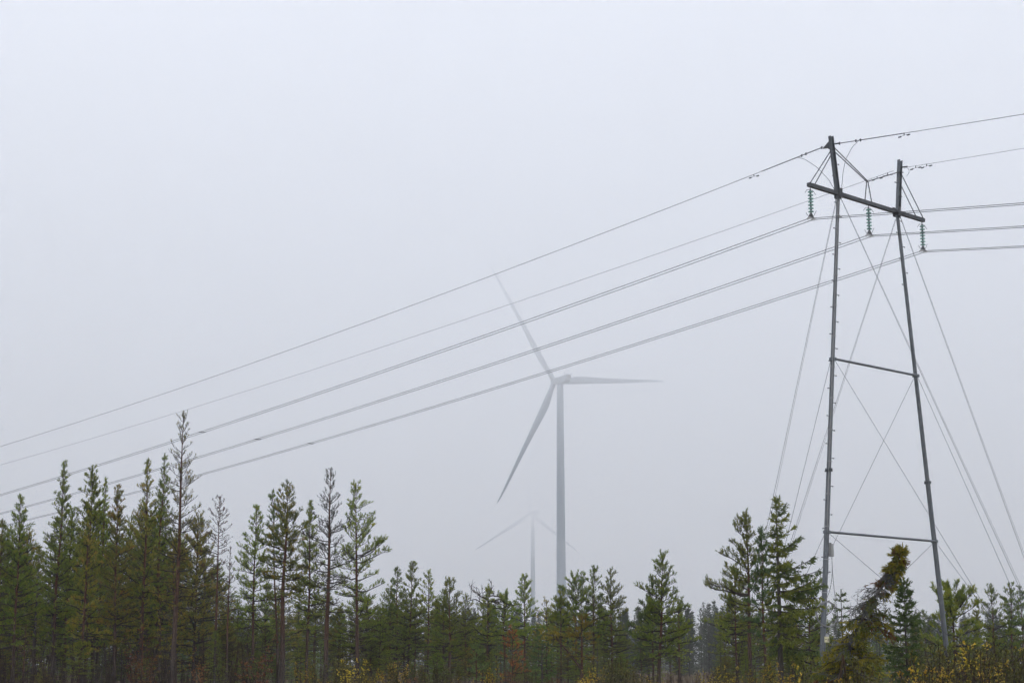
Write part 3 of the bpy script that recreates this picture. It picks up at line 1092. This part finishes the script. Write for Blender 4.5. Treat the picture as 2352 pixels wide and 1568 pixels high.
hero_pine(1177, 1442, 84, 34, 1566, 'dead orange pine at the bottom of the middle row', GM, 'pine_dead', twigs=8, tuft=.2, flat=.75, dens=.9)
hero_spruce(1245, 1437, 82, 34, 1560, 'pale blue-green young spruce beside the dead orange pine', GM, ('pine_blue',), droop=.3, flat=.8)
hero_pine(1335, 1405, 78, 38, 1510, 'yellow-green pine with one long crooked limb to the left', GM, 'pine_gold', base_px=1337, twigs=8, tuft=.24, r0=.12)
hero_pine(1095, 1480, 88, 30, 1566, 'low young pine under the crooked dead tree', GM, 'pine_blue', twigs=8)
# --- round the pylon
hero_pine(1713, 1172, 76, 66, 1440, 'tall pine with long upswept left boughs beside the lopsided spruce', GR, base_px=1726, r0=.16, twigs=9, tuft=.23, dens=1.0, asym=(.35, -PI / 2), flat=.85)
hero_pine(1686, 1300, 86, 52, 1500, 'broad pine standing behind the foot of the upswept pine', GR, twigs=8, flat=.7)
hero_pine(1748, 1208, 72, 40, 1480, 'pine with stout pale shoots between the upswept pine and the lopsided spruce', GR, 'pine_blue', tuft=.30, twigs=7)
hero_spruce(1782, 1148, 64, 80, 1490, 'lopsided dark spruce with long boughs reaching right toward the pylon', GR, ('spruce_warm', 'spruce'), (.5, .5), asym=(.62, PI / 2 + .2), flat=.6, gap=.06, irregular=.3, hang=.85, dens=1, tw=26, tuft=.20, step=.27, r0=.13, low=.9)
hero_pine(1856, 1340, 98, 58, 1510, 'broad rounded pine left of the cable coil on the pylon', GR, twigs=9, flat=.45)
hero_spruce(1931, 1350, 66, 16, 1440, 'thin young spruce top right of the cable coil', GR, ('spruce',), tw=8, gap=.2, flat=.7, dens=.9, tuft=.17)
hero_spruce(2075, 1328, 60, 54, 1560, 'dark dense spruce close behind the leaning yellow spruce', GR, ('spruce',), flat=.8, tw=30, droop=.8, irregular=.34, tuft=.22, step=.22)
hero_pine(2186, 1362, 86, 64, 1500, 'stout-shooted round pine behind the right steel leg', GR, 'pine', tuft=.40, twigs=6, flat=.42, bark='bark_dark', r0=.17)
hero_spruce(2242, 1402, 100, 32, 1530, 'slim olive spruce right of the right steel leg', GR, ('spruce_warm',), flat=.8)
hero_pine(2276, 1343, 92, 42, 1500, 'open pine with level boughs under the right-hand guy wires', GR, twigs=6, flat=.75, tuft=.24)
hero_pine(2318, 1336, 100, 36, 1500, 'dense pointed pine at the right edge of the picture', GR, twigs=10)
hero_pine(2342, 1342, 118, 30, 1500, 'paler pointed pine just behind the dense one at the right edge', GR, 'pine_blue', twigs=9)
hero_pine(2122, 1402, 150, 30, 1500, 'hazy pine far back between the dark spruce and the right steel leg', GR, 'pine_blue', twigs=8)
hero_pine(2098, 1415, 165, 26, 1500, 'dim little pine tip far back beside the dark spruce', GR, 'pine_blue', twigs=8)

# the crooked limb of the yellow-green pine is a short forked neighbour stem
rng = np.random.default_rng(55)
m = MB()
pa = [at(1336, 1535, 78), at(1310, 1502, 78), at(1282, 1470, 78.3), at(1268, 1455, 78.4)]
pa = [np.array(p) for p in pa]
base = np.array([pa[0][0], 78.0, 0])
m.tube([base, *pa], [.06, .055, .045, .03, .015], 7)
lt = m
tt = MB()
P, A = [], []
for k in range(90):
    c = pa[3] + (pa[2] - pa[3]) * rng.random() * .9 + rng.normal(0, [.32, .3, .16])
    P.append(c)
    A.append(rng.normal(0, .5, 3) + [-.2, 0, .6])
tt.sticks([pa[3] + (pa[2] - pa[3]) * rng.random() * .8 for _ in P[::2]], P[::2], .01, .005, 1)
tt.tufts(rng, P, A, .23, K=7)
t = empty('pine_tree', (float(base[0]), 78.0, 0))
tag(t, 'bent pine stem leaning left with a single golden tuft of crown', 'tree', GM)
for nm, mb_, mats in (('trunk', lt, [M['bark_dark']]), ('crown', tt, [M['pine_gold'], M['twig']])):
    o = mb_.build(nm, mats, t)
    o.data.transform(Matrix.Translation((-float(base[0]), -78.0, 0)))

# crooked dead tree
rng = np.random.default_rng(9)
D = 104
top = at(1122, 1365, D)
m = MB()
H = top.z
ax = trunk_axis(rng, H, (0, 0), .01)
tr = make_trunk(ax, H, .17)
sb = MB()


def crooked(p, az, e, L, r, depth):
    n = 6
    pts = [np.array(p, float)]
    for i in range(n):
        e = max(-.35, min(1.35, e + rng.normal(0, .32)))
        az += rng.normal(0, .35)
        pts.append(pts[-1] + L / n * np.array([math.cos(e) * math.sin(az), math.cos(e) * math.cos(az), math.sin(e)]))
    pts = np.array(pts)
    sb.tube(pts, np.linspace(r, r * .35, n + 1), 5, caps=False)
    if depth:
        for k in range(rng.integers(3, 5)):
            i = rng.integers(1, n)
            crooked(pts[i], az + rng.choice((-1, 1)) * rng.uniform(.5, 1.2), e + rng.normal(.1, .4), L * rng.uniform(.35, .6), r * .55, depth - 1)


for az, e, L, z in ((-1.5, .1, 1.9, H - .75), (-1.3, .35, 1.6, H - .45), (-1.7, -.1, 1.9, H - 1.2), (1.5, .15, 1.7, H - .35), (1.35, .05, 1.6, H - .8), (.9, .9, 1.0, H - .1), (1.3, 1.1, .9, H - .15), (-1.9, .3, 1.2, H - .25), (3.0, .2, 1.2, H - .6)):
    crooked(ax(z), az, e, L, .045, 2)
place_tree('dead_tree', (top.x, D, 0), 'crooked dead tree with bare twisting grey branches against the sky', None, tr.mesh('trunk', [M['twig']]), sb.mesh('crown', [M['twig']]))

# leaning spruce with yellow, rusty and lichen-grey boughs
rng = np.random.default_rng(21)
D = 48
cv = [(1908, 1640), (1928, 1560), (1945, 1509), (1958, 1469), (1975, 1432), (1987, 1405), (2009, 1371), (2034, 1337), (2055.5, 1305), (2067, 1277), (2070.5, 1254)]
cp = np.array([at(x, y, D) for x, y in cv])
bx = cp[0][0] - .05
cp[:, 0] -= bx
cp[:, 1] -= D
cp = np.concatenate([[[0, 0, -.15]], cp])
tz = cp[:, 2]
Hs = cp[-1][2]


def lax(z):
    return np.stack([np.interp(z, tz, cp[:, 0]), np.interp(z, tz, cp[:, 1]), np.asarray(z, float)], -1)


tm = MB()
zz = np.linspace(-.15, Hs - .03, 30)
tm.tube(lax(zz), np.maximum(.10 * (1 - np.clip(zz, 0, Hs) / Hs) ** .8, .012), 8)
sm = MB()
acc = {k: ([], [], []) for k in range(4)}
s0, s1 = [], []
z = .5
while z < Hs - .08:
    u = z / Hs
    for k in range(rng.integers(3, 6) + (2 if u > .8 else 0)):
        az = rng.uniform(-PI, PI)
        sx = math.sin(az)
        rl = np.interp(u, [0, .363, .464, .556, .624, .709, .794, .874, .92, .96, 1], [.85, .78, .62, .55, .62, .66, .42, .44, .22, .12, .03])
        rr = np.interp(u, [0, .363, .464, .556, .624, .709, .794, .874, .92, .96, 1], [1.25, 1.12, .88, .85, .7, .48, .34, .26, .18, .1, .03])
        L = ((rl if sx < 0 else rr) * 1.12 * abs(sx) + .6 * (1 - abs(sx)) * min(1, 2 * (1.02 - u))) * rng.uniform(.4, 1.15)
        e0 = R(10) * u - R(14) + rng.normal(0, .18) + (R(35) if u > .93 else 0)
        pts, az2 = limb(sm, rng, lax(z), az, e0, e0 - R(18), L, .012 + .006 * L, 4, 5, .14)
        pg = [.47, .36, .06, .11]                                   # yellow, olive, rust, lichen
        if .62 < u < .86 and sx < .5:
            pg = [.22, .16, .10, .52]
        if u > .86:
            pg = [.55, .35, .09, .01]
        mt = rng.choice(4, p=pg)
        for j in range(int(8 + L * 22)):
            s = 1 - .95 * rng.random() ** 1.1
            x = s * 5
            i = min(4, int(x))
            p = pts[i] + (pts[i + 1] - pts[i]) * (x - i)
            d = np.array([math.sin(az2) * .5, math.cos(az2) * .5, -.55]) + rng.normal(0, .32, 3)
            if u > .93:
                d[2] += .55
            l = rng.uniform(.10, .30) * (1 if L > .4 else .5)
            s0.append(p)
            s1.append(p + d * l)
            q = mt if rng.random() < .85 else rng.choice(4, p=pg)
            P, A, L_ = acc[q]
            for w_ in range(2):
                P.append(p + d * l * (.15 + .5 * w_))
                A.append(d + rng.normal(0, .15, 3))
                L_.append(rng.uniform(.10, .17))
    z += .12 if u < .8 else .085
for k in range(60):                                                 # bare lichen-covered boughs low on the stem
    z = rng.uniform(.6, 3.6)
    az = rng.uniform(-PI, PI)
    pts, _ = limb(sm, rng, lax(z), az, R(rng.uniform(-20, 20)), R(rng.uniform(-30, 10)), rng.uniform(.4, 1.2), .012, 3, 5, .25)
    for j in range(5):
        i = rng.integers(1, 5)
        s0.append(pts[i])
        s1.append(pts[i] + rng.normal(0, .14, 3))
sm.sticks(s0, s1, .006, .003, 3)
for k, (P, A, L_) in acc.items():
    sm.tufts(rng, P, A, L_, K=6 if k != 3 else 4, spread=(.2, .9), wid=.24 if k != 3 else .10, along=.8, mat=k)
place_tree('spruce_tree', (bx, D, 0), 'leaning spruce with drooping yellow, rusty and lichen-grey boughs in front of the pylon', GR,
           tm.mesh('trunk', [M['bark_spruce']]), sm.mesh('crown', [M['spruce_gold'], M['spruce_warm'], M['spruce_rust'], M['lichen'], M['twig']]))

# --- trees that fill the stands behind
PP, SP = [], []
for k in range(6):
    rng = np.random.default_rng(300 + k)
    H0 = 12.0
    ax = trunk_axis(rng, H0, (0, 0))
    tr = make_trunk(ax, H0, .11).mesh('trunk', [M['bark' if k % 2 else 'bark_dark']])
    cr = pine_crown(rng, ax, H0, 1.6 + .2 * (k % 3), (.25, .35, .15, .42, .3, .2)[k], twigs=6.5, flat=.65, dens=1.0, K=7).mesh('crown', [M[('pine', 'pine', 'pine_mix', 'pine', 'pine_mix', 'pine')[k]], M['twig'], M['twig_grey']])
    PP.append((tr, cr))
for k in range(3):
    rng = np.random.default_rng(400 + k)
    ax = trunk_axis(rng, 12.0, (0, 0), .006)
    tr = make_trunk(ax, 12.0, .14).mesh('trunk', [M['bark_spruce']])
    cr = spruce_crown(rng, ax, 12.0, 1.6, .08, tw=7, tuft=.26, step=.36, dens=.9).mesh('crown', [M[('spruce', 'spruce_warm', 'pine_blue')[k]], M['twig']])
    SP.append((tr, cr))


def fill(n, x0, x1, y0, y1, d0, d1, label, group, sp=.15, sd_=0, wide=1.0):
    rng = np.random.default_rng(500 + sd_)
    for i in range(n):
        px = x0 + (x1 - x0) * (i + rng.uniform(.1, .9)) / n
        D = rng.uniform(d0, d1)
        top = at(px, rng.uniform(y0, y1), D)
        s = top.z / 12.0
        spr = rng.random() < sp
        tr, cr = (SP if spr else PP)[rng.integers(0, 3 if spr else 6)]
        sw = s * rng.uniform(.9, 1.3) * wide
        place_tree('spruce_tree' if spr else 'pine_tree', (top.x, D, 0), label, group, tr, cr, rng.uniform(0, 6.28), sc=(sw, sw, s))


fill(21, -40, 485, 1150, 1260, 95, 110, 'pine filling the dense left stand, behind the tall pines there', GL + ', second row', .1, 1)
fill(22, -60, 540, 1280, 1420, 108, 140, 'tree deep inside the dense left stand, seen between its front trunks', GL + ', deep inside', .3, 2, 1.3)
fill(12, 500, 900, 1330, 1410, 100, 122, 'tree behind the double-topped and the open pine', 'second row behind the double-topped pine', .15, 3, 1.15)
fill(16, 520, 1080, 1385, 1440, 122, 160, 'low tree far behind the left half of the middle row', 'back row behind the middle pines', .3, 4, 1.4)
fill(9, 880, 1075, 1345, 1400, 104, 118, 'pine close behind the three pine tips', 'second row behind the three tips', .1, 5, 1.2)
fill(15, 1085, 1440, 1385, 1440, 112, 135, 'tree filling the row below the two turbine towers', 'second row below the turbines', .2, 6, 1.25)
fill(5, 1465, 1560, 1400, 1440, 100, 116, 'low pine close behind the lone pine in the misty gap', 'trees close behind the lone pine', .1, 7)
fill(9, 1640, 1900, 1370, 1430, 98, 118, 'pine filling the space behind the lopsided spruce', 'second row behind the lopsided spruce', .2, 8, 1.2)
fill(8, 1870, 2100, 1425, 1475, 96, 120, 'low tree behind the leaning yellow spruce', 'second row behind the leaning spruce', .3, 9, 1.2)
fill(12, 2090, 2380, 1420, 1465, 104, 130, 'low tree behind the right steel leg and guy wires', 'second row behind the right leg', .4, 10, 1.25)
fill(34, -80, 1090, 1400, 1450, 150, 215, 'dim conifer far inside the forest behind the left half of the trees', 'deep forest on the left', 1.0, 21, 1.5)
fill(16, 1090, 1440, 1420, 1455, 140, 200, 'dim conifer far inside the forest behind the turbine row', 'deep forest below the turbines', 1.0, 22, 1.5)
fill(20, 1650, 2400, 1425, 1465, 130, 190, 'dim conifer far inside the forest behind the pylon', 'deep forest behind the pylon', 1.0, 23, 1.5)
# undergrowth conifers
fill(22, -20, 560, 1430, 1530, 78, 108, 'low young conifer under the tall left pines', 'young conifers under the left stand', .5, 11, 1.7)
fill(22, 560, 1080, 1450, 1535, 80, 112, 'low young conifer among the trunks left of the dead orange pine', 'young conifers in the middle', .4, 12, 1.7)
fill(18, 1100, 1440, 1465, 1535, 82, 112, 'low young conifer at the foot of the trees below the turbines', 'young conifers below the turbines', .4, 13, 1.6)
fill(11, 1640, 1880, 1460, 1530, 68, 100, 'low young conifer at the foot of the lopsided spruce', 'young conifers by the lopsided spruce', .5, 14, 1.6)
fill(11, 2000, 2340, 1470, 1525, 66, 104, 'low young conifer between the pylon legs and the right edge', 'young conifers on the right', .6, 15, 1.6)

# --- far wood across the field: trees one can tell apart in the gaps, the rest one mass
FAR = []
for k in range(4):
    rng = np.random.default_rng(600 + k)
    ax = trunk_axis(rng, 12.0, (0, 0), .006)
    mbf = spruce_crown(rng, ax, 12.0, 1.5, .02, tw=4, tuft=.45, step=.55, K=4) if k % 2 else pine_crown(rng, ax, 12.0, 1.5, .05, twigs=4, tuft=.42, K=5, step=.6, dead=.3)
    if k % 2 == 0:
        mbf.m = [np.where(a == 2, 1, a) for a in mbf.m]
    z = np.linspace(0, 11.8, 6)
    mbf.tube(ax(z), .14 * (1 - z / 12.5), 5, 1)
    FAR.append((mbf, mbf.mesh('distant_tree', [M['far'], M['twig']])))
rng = np.random.default_rng(77)
for (x0, x1, n, ya, yb) in ((1425, 1500, 12, 1385, 1425), (1555, 1660, 20, 1385, 1425), (2085, 2170, 12, 1405, 1440), (2210, 2300, 10, 1410, 1445), (1060, 1110, 7, 1395, 1430)):
    for i in range(n):
        D = rng.uniform(210, 330)
        top = at(rng.uniform(x0, x1), rng.uniform(ya, yb), D)
        k = rng.integers(0, 4)
        o = inst('spruce_tree' if k % 2 else 'pine_tree', FAR[k][1], None)
        s = top.z / 12
        o.location = (top.x, D, 0)
        o.rotation_euler = (0, 0, rng.uniform(0, 6.28))
        o.scale = (s * 1.1, s * 1.1, s)
        tag(o, 'grey hazy tree in the far wood across the field', 'tree', 'far trees across the field')
fw = MB()
for i in range(640):
    D = rng.uniform(330, 470)
    px = rng.uniform(-900, 3700)
    s = rng.uniform(.85, 1.2)
    top = at(px, 1500, D)
    mbf = FAR[rng.integers(0, 4)][0]
    a = rng.uniform(0, 6.28)
    rot = np.array([[math.cos(a), -math.sin(a), 0], [math.sin(a), math.cos(a), 0], [0, 0, 1]])
    off = np.array([top.x, D, 0])
    for v, f, mm in zip(mbf.v, mbf.f, mbf.m):
        pass
    vv = np.concatenate(mbf.v) @ rot.T * s + off
    fw.v.append(vv)
    fw.f.append(np.concatenate(mbf.f) + fw.n)
    fw.m.append(np.concatenate(mbf.m))
    fw.s.append(np.concatenate(mbf.s))
    fw.n += len(vv)
tag(fw.build('distant_wood', [M['far'], M['twig']]), 'grey wall of distant forest fading into the haze behind the field', 'forest', kind='stuff')


# --- shrubs
def shrub_mesh(sd_, H, spread, nst, nleaf, leaf, leafsize=.085):
    rng = np.random.default_rng(sd_)
    a, b = MB(), MB()
    P, A = [], []
    s0, s1 = [], []
    for k in range(nst):
        az = rng.uniform(0, 6.28)
        h = H * rng.uniform(.55, 1.0)
        e = R(rng.uniform(72, 88))
        pts, _ = limb(a, rng, (rng.normal(0, .1), rng.normal(0, .1), -.05), az, e - spread * .3, e, h, .014, 0, 6, .09)
        for j in range(int(h * 9)):
            s = rng.uniform(.25, 1)
            x = s * 6
            i = min(5, int(x))
            p = pts[i] + (pts[i + 1] - pts[i]) * (x - i)
            d = rng.normal(0, .5, 3) + [0, 0, .7]
            d /= np.linalg.norm(d)
            l = rng.uniform(.15, .45) * (1.2 - .6 * s)
            s0.append(p)
            s1.append(p + d * l)
            for q in range(nleaf):
                P.append(p + d * l * rng.uniform(.2, 1.05))
                A.append(rng.normal(0, 1, 3))
    a.sticks(s0, s1, .0055, .003, 0)
    st = a.mesh('stems', [M['twig_red']])
    lv = None
    if P:
        b.tufts(rng, P, A, leafsize, K=2, spread=(.1, .6), wid=.75, along=.2)
        lv = b.mesh('leaves', [M[leaf]])
    return st, lv, H


SH = {'y': [shrub_mesh(1, 2.2, .5, 9, 2, 'leaf_y'), shrub_mesh(2, 2.4, .6, 8, 1, 'leaf_y'), shrub_mesh(3, 1.8, .7, 10, 2, 'leaf_y')],
      'g': [shrub_mesh(4, 2.2, .6, 9, 2, 'leaf_g'), shrub_mesh(5, 2.0, .6, 10, 3, 'leaf_g')],
      'r': [shrub_mesh(6, 2.2, .6, 8, 2, 'leaf_r')],
      'b': [shrub_mesh(7, 2.4, .6, 12, 0, 'leaf_r'), shrub_mesh(8, 2.2, .5, 14, 0, 'leaf_r')]}


def shrubs(kinds, n, x0, x1, y0, y1, d0, d1, label, group, sd_):
    rng = np.random.default_rng(700 + sd_)
    for i in range(n):
        px = x0 + (x1 - x0) * (i + rng.uniform(.1, .9)) / n
        D = rng.uniform(d0, d1)
        top = at(px, rng.uniform(y0, y1), D)
        ks = SH[kinds[rng.integers(0, len(kinds))]]
        st, lv, H = ks[rng.integers(0, len(ks))]
        s = max(.3, top.z / H)
        w_ = rng.uniform(.85, 1.2)
        t = empty('birch_shrub' if lv else 'bare_shrub', (top.x, D, 0), rng.uniform(0, 6.28))
        tag(t, label, 'shrub', group)
        for nm, me in (('stems', st), ('leaves', lv)):
            if me:
                o = inst(nm, me, t)
                o.scale = (s * w_, s * w_, s)


shrubs('gygb', 16, 2100, 2370, 1425, 1515, 40, 58, 'yellow-leaved birch sapling in the thicket right of the right steel leg', 'birch thicket on the right', 1)
shrubs('gyg', 12, 1880, 2200, 1490, 1545, 34, 46, 'low birch bush with olive and yellow leaves under the leaning spruce', 'bushes at the pylon foot', 2)
shrubs('bg', 8, 2120, 2370, 1455, 1520, 50, 64, 'thin brown shrub with few leaves standing in the right-hand thicket', 'brown shrubs on the right', 3)
shrubs('yyg', 16, 1345, 1510, 1490, 1545, 60, 76, 'yellow birch bush at the edge of the field left of the lone pine', 'yellow bushes by the misty gap', 4)
shrubs('yb', 9, 1540, 1680, 1512, 1552, 62, 80, 'sparse bush with bare twigs in the misty gap right of the lone pine', 'sparse bushes in the misty gap', 5)
shrubs('gyyr', 18, 850, 1340, 1500, 1555, 66, 84, 'small leafy bush at the foot of the middle pines', 'bushes under the middle row', 6)
shrubs('yyg', 10, 690, 900, 1460, 1545, 68, 78, 'yellow-leaved sapling near the foot of the open pine', 'yellow saplings by the open pine', 7)
shrubs('bbrb', 20, -20, 600, 1440, 1535, 68, 88, 'thin brown leafless bush among the trunks of the left stand', 'brown bushes in the left stand', 8)
shrubs('ggy', 8, 1640, 1880, 1500, 1550, 56, 66, 'leafy bush at the foot of the lopsided spruce', 'bushes by the lopsided spruce', 9)
# two rusty dead stems crossing under the leaning spruce
for (xa, xb, lab) in ((1905, 1937, 'thin rusty dead stem leaning left under the leaning spruce'), (1952, 1936, 'thin rusty dead stem leaning right under the leaning spruce')):
    m = MB()
    a, b = at(xa, 1610, 45), at(xb, 1503, 45)
    a.z = -.05
    m.tube([a, (a + b) / 2 + Vector((.02, 0, 0)), b], [.035, .03, .02], 7)
    o = m.build('dead_sapling', M['pine_dying'])
    o.data.transform(Matrix.Translation(-a))
    o.location = a
    tag(o, lab, 'dead stem', 'rusty dead stems')


# ------------------------------------------------------------------ fog: even haze round everything, denser low cloud above
def fog(name, z0, z1, dens, label, cat):
    m = MB()
    m.box((-6800, -1500, z0), (6800, 9000, z1))
    mat = bpy.data.materials.new(name)
    mat.use_nodes = True
    t = mat.node_tree
    t.nodes.clear()
    o = t.nodes.new('ShaderNodeOutputMaterial')
    v = t.nodes.new('ShaderNodeVolumePrincipled')
    v.inputs['Color'].default_value = (.968, .983, 1.0, 1)
    v.inputs['Density'].default_value = dens
    v.inputs['Density Attribute'].default_value = ''
    v.inputs['Anisotropy'].default_value = 0.0
    t.links.new(v.outputs[0], o.inputs['Volume'])
    return tag(m.build(name, mat), label, cat, kind='stuff')


fog('haze', -1.2, 230, 0.00030, 'thin grey haze in the air', 'haze')
fog('low_cloud', 84, 328, 0.0008, 'thin ragged bottom of the low grey cloud', 'cloud')
fog('low_cloud', 106, 330, 0.0012, 'low grey cloud swallowing the upper turbine blades', 'cloud')
fog('low_cloud', 134, 332, 0.0030, 'denser upper part of the low grey cloud', 'cloud')
